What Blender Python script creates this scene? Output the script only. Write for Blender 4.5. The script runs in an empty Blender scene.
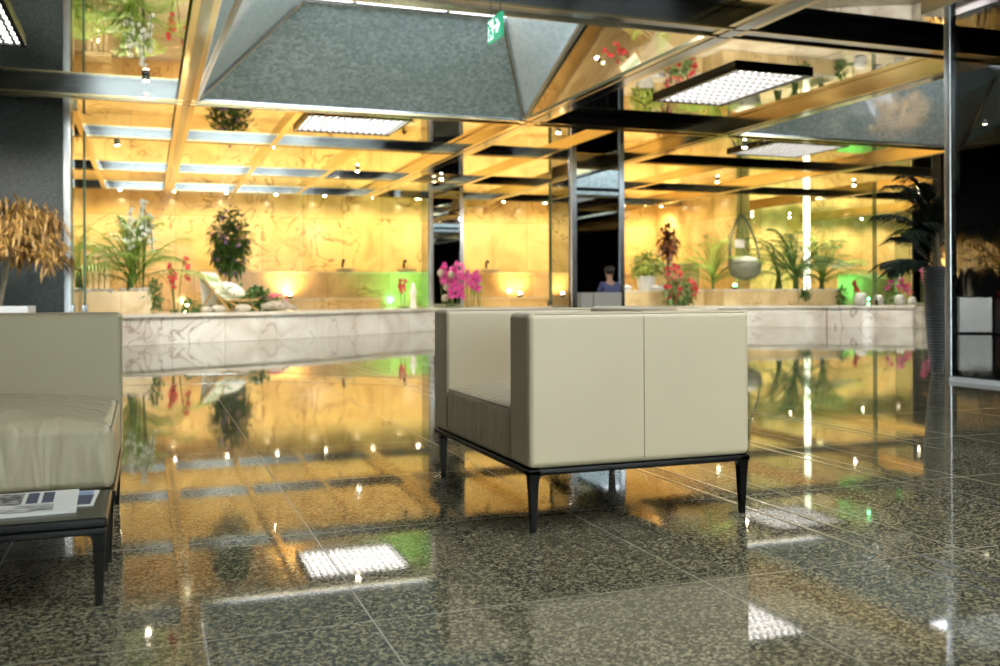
import bpy, math, random
from mathutils import Vector, Matrix
S = bpy.context.scene
COL = S.collection
R = math.radians
# ------------------------------------------------------------------ camera, world, exposure
EYE = 0.77; YAW = R(20); FPX = 970.0; HOR = 295.0; ROLL = 0.0045; ZC = 3.60
cam_d = bpy.data.cameras.new('camera'); cam = bpy.data.objects.new('camera', cam_d); COL.objects.link(cam)
cam_d.sensor_width = 36; cam_d.lens = 36*FPX/1000; cam_d.shift_y = -(333-HOR)/1000
cam.rotation_euler = (Matrix.Rotation(-YAW, 4, 'Z') @ Matrix.Rotation(R(90), 4, 'X') @ Matrix.Rotation(-ROLL, 4, 'Z')).to_euler()
cam.location = (0, 0, EYE); cam_d.clip_start = .05; cam_d.clip_end = 300
cam_d.dof.use_dof = True; cam_d.dof.focus_distance = 3.4; cam_d.dof.aperture_fstop = 3.4
S.camera = cam
W = bpy.data.worlds.new('sky'); S.world = W; W.use_nodes = True
W.node_tree.nodes['Background'].inputs[0].default_value = (.93, .97, 1, 1)
W.node_tree.nodes['Background'].inputs[1].default_value = 3.6
S.view_settings.view_transform = 'Standard'; S.view_settings.look = 'None'
S.view_settings.exposure = 1.1; S.view_settings.gamma = 1; S.view_settings.use_curve_mapping = False
K_LAMP = 7.0      # louvred ceiling lamps, emission strength
K_SPOT = 44.0      # warm wall washers, watts
K_GARD = 135.0      # garden downlights, watts

SY, CY = math.sin(YAW), math.cos(YAW)
def ray(u, v):
    du = u-500; dv = HOR-v; a = du-ROLL*dv; b = dv-ROLL*du
    return (SY*FPX+CY*a, CY*FPX-SY*a, b)
def at(u, v, Y):
    r = ray(u, v); t = Y/r[1]; return Vector((r[0]*t, Y, EYE+r[2]*t))
def ax(u, Y): return at(u, HOR, Y).x
def az(u, v, Y): return at(u, v, Y).z

# ------------------------------------------------------------------ materials
def mat(name, col=(.5,.5,.5), rough=.5, metal=0, emit=None, es=0, ior=1.5, trans=0, coat=0):
    m = bpy.data.materials.new(name); m.use_nodes = True
    b = m.node_tree.nodes['Principled BSDF']; i = b.inputs
    i['Base Color'].default_value = (*col, 1); i['Roughness'].default_value = rough
    i['Metallic'].default_value = metal; i['IOR'].default_value = ior
    i['Transmission Weight'].default_value = trans; i['Coat Weight'].default_value = coat
    if emit: i['Emission Color'].default_value = (*emit, 1); i['Emission Strength'].default_value = es
    return m
class NT:
    def __init__(s, m): s.m = m; s.t = m.node_tree; s.b = s.t.nodes['Principled BSDF']; s.c = None
    def n(s, ty, **kw):
        x = s.t.nodes.new(ty)
        for k, v in kw.items():
            if k in x.inputs.keys(): x.inputs[k].default_value = v
            else: setattr(x, k, v)
        return x
    def l(s, a, b): s.t.links.new(a, b)
    def obj(s):
        if not s.c: s.c = s.n('ShaderNodeTexCoord')
        return s.c.outputs['Object']
    def noise(s, scale, detail=3, vec=None, dist=0):
        x = s.n('ShaderNodeTexNoise', Scale=scale, Detail=detail, Distortion=dist); s.l(vec or s.obj(), x.inputs['Vector']); return x.outputs['Fac']
    def ramp(s, fac, stops):
        x = s.n('ShaderNodeValToRGB'); e = x.color_ramp.elements
        while len(e) < len(stops): e.new(.5)
        for q, (p, c) in zip(e, stops): q.position = p; q.color = (*c, 1)
        s.l(fac, x.inputs[0]); return x.outputs[0]
    def mix(s, fac, a, b, mode='MIX'):
        x = s.n('ShaderNodeMixRGB', blend_type=mode)
        for k, v in ((0, fac), (1, a), (2, b)):
            if isinstance(v, (int, float)): x.inputs[k].default_value = v
            elif isinstance(v, tuple): x.inputs[k].default_value = (*v, 1)
            else: s.l(v, x.inputs[k])
        return x.outputs[0]
    def math(s, op, a, b=0):
        x = s.n('ShaderNodeMath', operation=op)
        for k, v in ((0, a), (1, b)):
            if isinstance(v, (int, float)): x.inputs[k].default_value = v
            else: s.l(v, x.inputs[k])
        return x.outputs[0]
    def bump(s, h, st, dist=.01):
        x = s.n('ShaderNodeBump', Strength=st, Distance=dist); s.l(h, x.inputs['Height']); s.l(x.outputs[0], s.b.inputs['Normal'])
def planar(t):     # wall coordinates (x+y, z)
    sep = t.n('ShaderNodeSeparateXYZ'); t.l(t.obj(), sep.inputs[0])
    cmb = t.n('ShaderNodeCombineXYZ'); t.l(t.math('ADD', sep.outputs[0], sep.outputs[1]), cmb.inputs[0]); t.l(sep.outputs[2], cmb.inputs[1])
    return cmb.outputs[0]
def veins(t, scale, width, detail=5, seedscale=1.0):
    f = t.noise(scale, detail, dist=1.2)
    a = t.math('ABSOLUTE', t.math('SUBTRACT', f, .5))
    v = t.ramp(a, [(0, (1,1,1)), (width, (0,0,0))])
    g = t.ramp(t.noise(scale*.45, 2), [(.47, (0,0,0)), (.6, (1,1,1))])
    return t.mix(1, v, g, 'MULTIPLY')
def granite(name, cols, scale, rough=.03, tile=None):
    m = mat(name, rough=rough); t = NT(m)
    v = t.n('ShaderNodeTexVoronoi', Scale=scale); t.l(t.obj(), v.inputs['Vector'])
    sep = t.n('ShaderNodeSeparateColor'); t.l(v.outputs['Color'], sep.inputs[0])
    f = t.math('ADD', t.math('MULTIPLY', sep.outputs[0], .55), t.math('MULTIPLY', t.noise(scale*1.7, 4), .45))
    c = t.ramp(f, [(.28, cols[0]), (.48, cols[1]), (.62, cols[2]), (.78, cols[3])])
    c = t.mix(t.ramp(t.noise(1.1, 3), [(.3, (0,0,0)), (.7, (.45,.45,.45))]), c, cols[0])
    if tile:
        mp = t.n('ShaderNodeMapping'); t.l(t.obj(), mp.inputs[0]); mp.inputs['Location'].default_value = (tile[1], tile[2], 0)
        b = t.n('ShaderNodeTexBrick', offset=0, squash=1)
        b.inputs['Scale'].default_value = 1; b.inputs['Brick Width'].default_value = tile[0]; b.inputs['Row Height'].default_value = tile[0]
        b.inputs['Mortar Size'].default_value = .0025; b.inputs['Mortar Smooth'].default_value = .1
        t.l(mp.outputs[0], b.inputs['Vector'])
        c = t.mix(b.outputs['Fac'], c, (.20, .19, .145))
        rr = t.math('ADD', t.math('MULTIPLY', b.outputs['Fac'], .35), rough); t.l(rr, t.b.inputs['Roughness'])
    t.l(c, t.b.inputs['Base Color']); return m
def onyx(name, c1, c2, vein, bw=1.15, bh=1.5, vw=.016, rough=.16):
    m = mat(name, rough=rough); t = NT(m); p = planar(t)
    b = t.n('ShaderNodeTexBrick', offset=0)
    for k, v in (('Scale', 1), ('Brick Width', bw), ('Row Height', bh), ('Mortar Size', .004), ('Bias', 0)): b.inputs[k].default_value = v
    b.inputs['Color1'].default_value = (*c1, 1); b.inputs['Color2'].default_value = (*c2, 1); b.inputs['Mortar'].default_value = (*vein, 1)
    t.l(p, b.inputs['Vector'])
    g = t.ramp(t.noise(.9, 5, dist=1.5), [(.35, (.72,.66,.6)), (.6, (1,1,1))])
    c = t.mix(.8, b.outputs['Color'], g, 'MULTIPLY')
    c = t.mix(t.math('MULTIPLY', veins(t, 1.7 if name == 'marble' else 1.0, vw), .9), c, vein)
    t.l(c, t.b.inputs['Base Color']); return m
def leather(name, col):
    m = mat(name, col, rough=.36); t = NT(m)
    c = t.mix(t.noise(3, 3), col, tuple(x*.88 for x in col)); t.l(c, t.b.inputs['Base Color'])
    h = t.math('ADD', t.math('MULTIPLY', t.noise(420, 2), .25), t.math('MULTIPLY', t.noise(5, 2), 1.6)); t.bump(h, .25, .004)
    return m
def soft_leather(name, col):
    m = mat(name, col, rough=.34); t = NT(m)
    mp = t.n('ShaderNodeMapping'); t.l(t.obj(), mp.inputs[0]); mp.inputs['Scale'].default_value = (5, 5, 1.2)
    h = t.math('ADD', t.math('MULTIPLY', t.noise(2.2, 2, mp.outputs[0], 1.0), 1), t.math('MULTIPLY', t.noise(300, 2), .04)); t.bump(h, .55, .03)
    return m
def leafmat(name, c1, c2, scale=6, tr=.25):
    m = mat(name, c1, rough=.45); t = NT(m)
    t.l(t.ramp(t.noise(scale, 2), [(.35, c1), (.65, c2)]), t.b.inputs['Base Color'])
    t.b.inputs['Subsurface Weight'].default_value = 0
    return m
def glassmat(name, tint, refl=None):
    m = bpy.data.materials.new(name); m.use_nodes = True; nt = m.node_tree; nt.nodes.clear()
    o = nt.nodes.new('ShaderNodeOutputMaterial'); mx = nt.nodes.new('ShaderNodeMixShader'); fr = nt.nodes.new('ShaderNodeFresnel'); fr.inputs[0].default_value = 1.45
    tr = nt.nodes.new('ShaderNodeBsdfTransparent'); tr.inputs[0].default_value = (*tint, 1)
    gl = nt.nodes.new('ShaderNodeBsdfGlossy'); gl.inputs['Roughness'].default_value = .0
    ge = nt.nodes.new('ShaderNodeNewGeometry'); m1 = nt.nodes.new('ShaderNodeMath'); m1.operation = 'SUBTRACT'; m1.inputs[0].default_value = 1; nt.links.new(ge.outputs['Backfacing'], m1.inputs[1])
    m2 = nt.nodes.new('ShaderNodeMath'); m2.operation = 'MULTIPLY'; nt.links.new(fr.outputs[0], m2.inputs[0]); nt.links.new(m1.outputs[0], m2.inputs[1]); nt.links.new(m2.outputs[0], mx.inputs[0]); nt.links.new(tr.outputs[0], mx.inputs[1]); nt.links.new(gl.outputs[0], mx.inputs[2]); nt.links.new(mx.outputs[0], o.inputs[0])
    return m
M = {}
M['mirror'] = mat('mirror', (.86,.83,.76), .012, 1)
M['mirror_dark'] = mat('mirror_dark', (.42,.44,.45), .02, 1)
M['chrome'] = mat('chrome', (.40,.42,.46), .10, 1)
M['chrome_soft'] = mat('chrome_soft', (.70,.72,.76), .22, 1)
M['warm_steel'] = mat('warm_steel', (.78,.64,.38), .14, 1)  # yellow garden light reflected in the steel, put into the metal colour
M['floor'] = granite('floor_granite', [(.035,.036,.024), (.11,.105,.066), (.235,.215,.135), (.42,.38,.25)], 140, .035, (.9, -.5, -.46))
M['granite_wall'] = granite('granite_wall', [(.012,.018,.018), (.022,.032,.032), (.034,.046,.046), (.055,.07,.07)], 70, .4)
M['granite_well'] = granite('granite_well', [(.36,.47,.48), (.48,.60,.61), (.58,.69,.70), (.70,.80,.81)], 22, .05)
M['granite_light'] = granite('granite_light', [(.60,.76,.80), (.70,.84,.88), (.76,.88,.92), (.84,.93,.96)], 26, .06)
M['onyx'] = onyx('onyx', (.86,.62,.25), (.88,.72,.40), (.26,.14,.05))
M['onyx_low'] = onyx('onyx_low', (.86,.62,.28), (.76,.50,.20), (.42,.22,.06), .85, 3, .02)
M['onyx_cream'] = onyx('onyx_cream', (.86,.70,.40), (.82,.64,.36), (.5,.33,.14), 1.0, 3, .03)
M['marble'] = onyx('marble', (.86,.83,.77), (.80,.77,.71), (.34,.27,.22), 1.3, 4, .026, .08)
M['marble_top'] = onyx('marble_top', (.84,.80,.70), (.80,.76,.66), (.5,.46,.38), 1.3, 4, .03, .1)
M['black'] = mat('black_lacquer', (.004,.004,.004), .22, ior=1.28)
M['darkwall'] = mat('dark_wall', (.018,.018,.017), .5)
M['carpet'] = mat('dark_polished_floor', (.012,.012,.014), .06)
M['curtain'] = mat('curtain', (.03,.03,.033), .8)
M['leather'] = leather('leather', (.62,.53,.37))
M['leather_seat'] = soft_leather('leather_seat', (.50,.42,.29))
M['stitch'] = mat('stitch', (.27,.24,.17), .6)
M['sofa_leather_shaded'] = leather('sofa_leather_shaded', (.35,.305,.19))  # armchair leather darkened, the sofa's shade put into the colour
M['sofa_seat_shaded'] = soft_leather('sofa_seat_shaded', (.40,.35,.23))  # same leather, shade put into the seat colour too
M['lamp'] = mat('lamp_glow', (1,1,1), .5, 0, (1,.96,.90), K_LAMP)
M['bulb'] = mat('bulb_glow', (1,1,1), .5, 0, (1,.86,.6), 60)
M['upglow'] = mat('uplight_glow', (1,1,1), .5, 0, (1,.8,.42), 25)
M['greenglow'] = mat('green_glow', (.5,1,.6), .5, 0, (.15,1,.35), 14)
M['whiteglow'] = mat('post_glow', (1,1,1), .5, 0, (.9,1,.72), 2.2)
M['louvre'] = mat('louvre', (.16,.16,.16), .4, .3)
M['glass_dark'] = glassmat('tinted_glass', (.27,.28,.27))
M['glass'] = glassmat('clear_glass', (.93,.98,.95))
M['glass_edge'] = mat('glass_edge', (.10,.16,.10), .1)
M['white_paint'] = mat('white_paint', (.72,.74,.78), .35)
M['white'] = mat('white_cloth', (.85,.83,.78), .7)
M['white_pet'] = mat('white_petal', (.95,.95,.88), .5)
M['magenta'] = leafmat('magenta_petal', (.72,.04,.36), (.85,.14,.50), 9)
M['red'] = leafmat('red_petal', (.60,.02,.03), (.75,.06,.10), 9)
M['pink'] = leafmat('pink_petal', (.75,.10,.22), (.85,.25,.35), 9)
M['purple'] = leafmat('purple_petal', (.30,.16,.5), (.45,.25,.6), 9)
M['palm'] = leafmat('palm_leaf', (.20,.36,.05), (.42,.58,.12), 3)
M['palm_dark'] = leafmat('palm_leaf_dark', (.07,.17,.05), (.16,.32,.08), 3)
M['leaf'] = leafmat('leaf', (.04,.11,.03), (.13,.25,.06), 8)
M['leaf_mid'] = leafmat('leaf_mid', (.09,.20,.05), (.26,.42,.14), 8)
M['leaf_yellow'] = leafmat('leaf_yellow', (.32,.42,.05), (.55,.58,.15), 8)
M['burgundy'] = leafmat('burgundy_leaf', (.10,.03,.02), (.24,.07,.03), 8)
M['blackleaf'] = leafmat('dark_leaf', (.006,.014,.008), (.02,.04,.02), 8); M['blackleaf'].node_tree.nodes['Principled BSDF'].inputs['Roughness'].default_value = .75
M['dry'] = leafmat('dry_leaf', (.26,.14,.035), (.50,.30,.08), 14)
M['stem'] = leafmat('stem', (.16,.12,.06), (.28,.21,.12), 12)
M['bark_pale'] = leafmat('bark_pale', (.34,.28,.2), (.48,.42,.32), 12)
M['green_stem'] = mat('green_stem', (.10,.17,.04), .5)
M['wood'] = leafmat('teak', (.42,.25,.08), (.55,.34,.13), 12)
M['soil'] = mat('soil', (.06,.04,.02), .9)
M['stone'] = leafmat('stone', (.40,.36,.3), (.58,.54,.46), 9)
M['driftwood'] = leafmat('driftwood', (.30,.25,.2), (.45,.4,.33), 14)
M['vase'] = mat('vase_grey', (.09,.10,.105), .35)
M['wicker'] = mat('wicker', (.20,.22,.17), .5)
M['exit_green'] = mat('exit_green', (.02,.25,.13), .4, 0, (.03,.34,.18), .55)
M['exit_white'] = mat('exit_white', (.8,.9,.85), .4, 0, (.7,1,.85), .7)
M['paper'] = mat('paper', (.75,.74,.70), .6)
M['red_fab'] = mat('red_fabric', (.5,.03,.01), .7)
M['grey_fab'] = mat('grey_fabric', (.36,.34,.30), .7)
M['skin'] = mat('skin', (.42,.22,.14), .5)
M['hair'] = mat('hair', (.02,.012,.008), .5)
M['shirt'] = mat('shirt', (.06,.07,.16), .7)
M['trouser'] = mat('trousers', (.02,.02,.03), .8)
# newspaper print: columns of dark text blocks and a photograph patch
M['print'] = mat('newsprint', (.75,.74,.70), .6); t = NT(M['print'])
mp = t.n('ShaderNodeMapping'); t.l(t.obj(), mp.inputs[0]); mp.inputs['Scale'].default_value = (9, 60, 1)
c = t.ramp(t.noise(2.5, 3, mp.outputs[0]), [(.48, (.72,.71,.66)), (.56, (.12,.12,.12))])
t.l(c, t.b.inputs['Base Color'])
M['photo'] = mat('newsphoto', (.1,.1,.1), .6); t = NT(M['photo'])
t.l(t.ramp(t.noise(38, 4), [(.4, (.04,.04,.04)), (.62, (.45,.44,.42))]), t.b.inputs['Base Color'])
M['blue_print'] = mat('blue_print', (.015,.03,.10), .4)
M['lightblue'] = mat('light_blue_print', (.25,.35,.6), .4)
# deck chair cloth: white with pale green stripes
M['sling'] = mat('sling', (.8,.8,.75), .8); t = NT(M['sling'])
w_ = t.n('ShaderNodeTexWave', Scale=2.2); t.l(t.obj(), w_.inputs['Vector'])
t.l(t.ramp(w_.outputs['Fac'], [(.5, (.82,.80,.72)), (.62, (.52,.62,.42))]), t.b.inputs['Base Color'])
M['leafprint'] = mat('leaf_print', (.8,.8,.75), .8); t = NT(M['leafprint'])
t.l(t.ramp(t.noise(16, 2), [(.56, (.85,.83,.76)), (.62, (.25,.38,.18))]), t.b.inputs['Base Color'])

# ------------------------------------------------------------------ mesh helpers
class MB:
    def __init__(s): s.v = []; s.f = []
    def add(s, vs, fs):
        o = len(s.v); s.v += [tuple(q) for q in vs]; s.f += [tuple(i+o for i in f) for f in fs]; return s
    def box(s, a, b, rz=0, c=None):
        x0, y0, z0 = a; x1, y1, z1 = b
        vs = [Vector(q) for q in ((x0,y0,z0),(x1,y0,z0),(x1,y1,z0),(x0,y1,z0),(x0,y0,z1),(x1,y0,z1),(x1,y1,z1),(x0,y1,z1))]
        if rz:
            c = Vector(c or ((x0+x1)/2, (y0+y1)/2, 0)); m = Matrix.Rotation(rz, 3, 'Z'); vs = [m @ (q-c)+c for q in vs]
        return s.add(vs, [(0,3,2,1),(4,5,6,7),(0,1,5,4),(1,2,6,5),(2,3,7,6),(3,0,4,7)])
    def tube(s, pts, r, n=8, cap=True):
        pts = [Vector(p) for p in pts]; rs = r if isinstance(r, (list, tuple)) else [r]*len(pts); vs = []
        for i, p in enumerate(pts):
            d = (pts[min(i+1, len(pts)-1)]-pts[max(i-1, 0)]).normalized()
            up = Vector((0,0,1)) if abs(d.z) < .9 else Vector((1,0,0))
            a = d.cross(up).normalized(); b = d.cross(a)
            vs += [p+(a*math.cos(6.2832*k/n)+b*math.sin(6.2832*k/n))*rs[i] for k in range(n)]
        fs = [(i*n+k, i*n+(k+1) % n, (i+1)*n+(k+1) % n, (i+1)*n+k) for i in range(len(pts)-1) for k in range(n)]
        if cap: fs += [tuple(range(n))[::-1], tuple((len(pts)-1)*n+k for k in range(n))]
        return s.add(vs, fs)
    def sqtube(s, pts, ws, hs=None):   # square section posts: pts from top to bottom
        vs = []
        for p, w in zip(pts, ws):
            h = w/2; vs += [(p[0]-h,p[1]-h,p[2]), (p[0]+h,p[1]-h,p[2]), (p[0]+h,p[1]+h,p[2]), (p[0]-h,p[1]+h,p[2])]
        n = len(pts); fs = [(i*4+k, i*4+(k+1) % 4, (i+1)*4+(k+1) % 4, (i+1)*4+k) for i in range(n-1) for k in range(4)]
        return s.add(vs, fs+[(0,3,2,1), tuple((n-1)*4+k for k in range(4))])
    def lathe(s, c, prof, n=24):
        c = Vector(c); vs = [c+Vector((r*math.cos(6.2832*k/n), r*math.sin(6.2832*k/n), z)) for r, z in prof for k in range(n)]
        m = len(prof); fs = [(i*n+k, i*n+(k+1) % n, (i+1)*n+(k+1) % n, (i+1)*n+k) for i in range(m-1) for k in range(n)]
        return s.add(vs, fs+[tuple(range(n))[::-1], tuple((m-1)*n+k for k in range(n))])
    def ball(s, c, r, n=8, m=5, sq=(1,1,1)):
        c = Vector(c); vs = []; 
        for i in range(m+1):
            th = math.pi*i/m
            for k in range(n):
                ph = 6.2832*k/n; vs.append(c+Vector((r*sq[0]*math.sin(th)*math.cos(ph), r*sq[1]*math.sin(th)*math.sin(ph), r*sq[2]*math.cos(th))))
        return s.add(vs, [(i*n+k, (i+1)*n+k, (i+1)*n+(k+1) % n, i*n+(k+1) % n) for i in range(m) for k in range(n)])
    def leaf(s, p, d, L, Wd, droop=.2, up=Vector((0,0,1)), n=2):
        p = Vector(p); d = Vector(d).normalized(); side = d.cross(up)
        if side.length < .05: side = Vector((1,0,0))
        side.normalize(); nn = side.cross(d); vs = []
        prof = [.25, 1, .75, .0] if n >= 2 else [.3, 1, 0]
        m = len(prof)-1
        for i, w in enumerate(prof):
            q = i/m; c = p+d*L*q+Vector((0,0,-1))*droop*L*q*q
            if w == 0: vs.append(c)
            else: vs += [c-side*Wd*.5*w+nn*Wd*.12*w, c, c+side*Wd*.5*w+nn*Wd*.12*w]
        fs = []
        for i in range(m-1):
            a = i*3; fs += [(a,a+1,a+4,a+3), (a+1,a+2,a+5,a+4)]
        a = (m-1)*3; fs += [(a,a+1,a+3), (a+1,a+2,a+3)]
        return s.add(vs, fs)
    def build(s, name, m, parent=None, smooth=False, bevel=0, seg=3, subd=0, loc=None):
        me = bpy.data.meshes.new(name); vs = s.v
        if loc is not None: L = Vector(loc); vs = [tuple(Vector(q)-L) for q in s.v]
        me.from_pydata(vs, [], s.f); me.update()
        me.materials.append(m if not isinstance(m, str) else M[m])
        o = bpy.data.objects.new(name, me); COL.objects.link(o)
        if loc is not None: o.location = loc
        if smooth:
            for q in me.polygons: q.use_smooth = True
        if bevel:
            b = o.modifiers.new('bevel', 'BEVEL'); b.width = bevel; b.segments = seg; b.limit_method = 'ANGLE'
            for q in me.polygons: q.use_smooth = True
            w = o.modifiers.new('wn', 'WEIGHTED_NORMAL'); w.keep_sharp = True
        if subd: q = o.modifiers.new('sub', 'SUBSURF'); q.levels = q.render_levels = subd
        if parent is not None:
            o.parent = parent
            if loc is None: o.location = -Vector(parent.get('base', (0,0,0)))
            else: o.location = Vector(loc)-Vector(parent.get('base', (0,0,0)))
        return o
def tag(o, label=None, cat=None, group=None, kind=None):
    if label: o['label'] = label
    if cat: o['category'] = cat
    if group: o['group'] = group
    if kind: o['kind'] = kind
    return o
def thing(name, loc, label, cat, group=None):
    o = bpy.data.objects.new(name, None); COL.objects.link(o); o.location = loc; o['base'] = tuple(loc); o.empty_display_size = .1
    return tag(o, label, cat, group)
def struct(o): return tag(o, kind='structure')
def copy_thing(o, loc, rz=None, label=None, group=None):
    c = o.copy(); COL.objects.link(c); c.location = loc
    if rz is not None: c.rotation_euler.z = rz
    if label: c['label'] = label
    if group: c['group'] = group
    for ch in list(o.children):
        d = ch.copy(); COL.objects.link(d); d.parent = c
        for g in list(ch.children): e = g.copy(); COL.objects.link(e); e.parent = d
    return c
def light(name, kind, loc, energy, col, parent=None, size=.05, target=None, angle=100, blend=.6):
    l = bpy.data.lights.new(name, kind); l.energy = energy; l.color = col
    if kind == 'SPOT': l.spot_size = R(angle); l.spot_blend = blend
    l.shadow_soft_size = size
    o = bpy.data.objects.new(name, l); COL.objects.link(o)
    if parent is not None: o.parent = parent; loc = Vector(loc)-Vector(parent.get('base', (0,0,0)))
    o.location = loc
    if target is not None: o.rotation_euler = Vector(target).to_track_quat('-Z', 'Y').to_euler()
    return o
_tr = [0]
def trim(mb, m, **kw):
    _tr[0] += 1; return struct(mb.build('trim_%d' % _tr[0], m, **kw))

# ------------------------------------------------------------------ the shell
XW, XE, YS, YN = -9.0, 33.0, -9.0, 30.4
struct(MB().box((XW, YS, -.1), (XE, YN+.2, 0)).build('floor', 'floor'))
wells = [(.66, 5.5, 8.75, 14.0), (9.42, 14.25, 8.75, 14.0), (-8.1, -3.3, 8.75, 14.0),
         (.66, 5.5, -.6, 4.55), (9.42, 14.25, -.6, 4.55)]
xs = sorted({XW, XE}|{w[0] for w in wells}|{w[1] for w in wells}); ys = sorted({YS, YN}|{w[2] for w in wells}|{w[3] for w in wells})
mb = MB()
for i in range(len(xs)-1):
    for j in range(len(ys)-1):
        cx, cy = (xs[i]+xs[i+1])/2, (ys[j]+ys[j+1])/2
        if any(w[0] < cx < w[1] and w[2] < cy < w[3] for w in wells): continue
        mb.box((xs[i], ys[j], ZC), (xs[i+1], ys[j+1], ZC+.1))
struct(mb.build('ceiling', 'mirror'))
struct(MB().box((XW, 28, 0), (15.62, 28.3, ZC)).build('wall_garden_back', 'onyx'))
struct(MB().box((15.62, 23.4, 0), (16.05, 30.4, ZC)).build('wall_garden_side', 'onyx'))
struct(MB().box((16.05, YN, 0), (XE, YN+.3, ZC)).build('wall_far', 'onyx'))
struct(MB().box((XW-.2, YS, 0), (XW, 28, ZC)).build('wall_left', 'granite_wall'))
struct(MB().box((XE, YS, 0), (XE+.2, YN, ZC)).build('wall_right', 'darkwall'))
struct(MB().box((16.3, 16.6, 0), (XE, 16.85, ZC)).build('wall_dark_room', 'darkwall'))
mb = MB()       # rear wall, its unseen tall windows added to bring daylight onto the armchair
wx = [(-1.8,1.6), (2.0,5.6), (6.0,9.6)]
prev = XW
for a, b in wx: mb.box((prev, YS-.2, 0), (a, YS, ZC)); mb.box((a, YS-.2, 3.3), (b, YS, ZC)); mb.box((a, YS-.2, 0), (b, YS, .15)); prev = b
mb.box((prev, YS-.2, 0), (XE, YS, ZC)); struct(mb.build('wall_rear', 'darkwall'))
for i, (a, b) in enumerate(wx):
    w = struct(MB().box((a, YS-.12, .15), (b, YS-.1, 3.3)).build('window_%d' % (i+1), 'glass'))
    q = MB()
    for x in (a+.03, (a+b)/2, b-.03): q.box((x-.03, YS-.14, .15), (x+.03, YS-.06, 3.3))
    q.box((a, YS-.14, .15), (b, YS-.06, .21)); q.box((a, YS-.14, 3.24), (b, YS-.06, 3.3)); q.build('window_frame', 'chrome_soft', w)
# skylight wells: polished granite far slope, pale corner slopes, mirror sides, glazed top
for i, (x0, x1, y0, y1) in enumerate(wells):
    zb, zt = 3.5, 4.5; a, b = x0+1.2, x1-.97; yt = y1-1.72; yr = y1-4.2
    R0 = (x1, y1, zb); R1 = (b, yt, zt); R2 = (x1-.53, yr, zt); L0 = (x0, y1, zb); L1 = (a, yt, zt); L2 = (x0+.53, yr, zt)
    struct(MB().add([L0, R0, R1, L1], [(0,1,2,3)]).build('wall_well_%d' % (5*i+1), 'granite_well'))
    struct(MB().add([R0, R2, R1, L0, L1, L2], [(0,1,2), (3,4,5)]).build('wall_well_%d' % (5*i+2), 'granite_light'))
    struct(MB().add([R0, (x1, y0, zb), (x1-.53, y0, zt), R2, L0, L2, (x0+.53, y0, zt), (x0, y0, zb)], [(0,1,2,3), (4,5,6,7)]).build('wall_well_%d' % (5*i+3), 'mirror'))
    struct(MB().add([(x0, y0, zb), (x0+.53, y0, zt), (x1-.53, y0, zt), (x1, y0, zb)], [(0,1,2,3)]).build('wall_well_%d' % (5*i+4), 'granite_well'))
    q = MB()     # chrome hip strips
    for p0, p1 in ((R0, R1), (R0, R2), (L0, L1), (L0, L2)):
        q.tube([Vector(p0)-Vector((0,0,.02)), Vector(p1)-Vector((0,0,.02))], .035, 6)
    q.tube([R1, L1], .04, 6); trim(q, 'chrome_soft')
    q = MB()
    k = x0+.6
    while k < x1: q.box((k-.025, y0, zt), (k+.025, y1-.9, zt+.08)); k += 1.24
    k = y0
    while k < y1-.9: q.box((x0, k-.025, zt+.08), (x1, k+.025, zt+.13)); k += 1.3
    trim(q, 'chrome_soft')
# beams
def beam(x0, y0, x1, y1, w, along, zb=3.46):
    q = MB()
    if along == 'y': q.box((x0-w/2+.03, y0, zb+.05), (x0+w/2-.03, y1, ZC)); q.box((x0-w/2, y0, zb), (x0+w/2, y1, zb+.05))
    else: q.box((x0, y0-w/2+.03, zb+.05), (x1, y0+w/2-.03, ZC)); q.box((x0, y0-w/2, zb+.012), (x1, y0+w/2, zb+.05))
    o = trim(q, 'chrome' if along == 'x' else 'warm_steel')
    s = MB()
    if along == 'y':
        s.box((x0-w*.22, y0, zb-.012), (x0+w*.22, y1, zb+.001)); s.build('center_strip', 'chrome', o)
    else:
        for k in (-.5, .38): s.box((x0, y0+w*k, zb-.012), (x1, y0+w*(k+.12), zb+.012))
        s.build('edge_strip', 'warm_steel', o)
for x, w in ((-3.2, .2), (.53, .24), (5.67, .34), (9.25, .3), (14.42, .3), (18.2, .3), (23.2, .3), (-8.25, .2)): beam(x, YS, x, 28 if x < 15 else YN, w, 'y')
for y, w in ((-4.4, .3), (-.75, .3), (4.7, .3), (8.58, .34), (14.15, .3), (17.95, .2), (22.6, .2), (26.4, .2)): beam(XW, y, 15.6 if y > 25 else XE, y, w, 'x', 3.46 if y < 17 else 3.51)
for x, y0 in ((-1.0, 15.5), (2.15, 14.3), (3.8, 18), (7.4, 14.3), (11.8, 18)): 
    trim(MB().box((x-.05, y0, 3.5), (x+.05, 28, ZC)), 'warm_steel')
# floor inlays
for x in (2.03, 2.13, 2.88, 2.96, 3.68, 3.76): trim(MB().box((x-.008, -2, 0), (x+.008, 13.5, .0015)), 'chrome_soft')
def strip(pts, w, z0, z1):
    q = MB(); n = len(pts); L = []; Rr = []
    for i, p in enumerate(pts):
        d = (Vector(pts[min(i+1, n-1)])-Vector(pts[max(i-1, 0)])).normalized(); s = Vector((-d.y, d.x))
        L.append(Vector(p)+s*w/2); Rr.append(Vector(p)-s*w/2)
    for i in range(n-1):
        a, b, c, d = Rr[i], Rr[i+1], L[i+1], L[i]
        q.add([(a.x,a.y,z0),(b.x,b.y,z0),(c.x,c.y,z0),(d.x,d.y,z0),(a.x,a.y,z1),(b.x,b.y,z1),(c.x,c.y,z1),(d.x,d.y,z1)], [(0,3,2,1),(4,5,6,7),(0,1,5,4),(1,2,6,5),(2,3,7,6),(3,0,4,7)])
    return q
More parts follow.
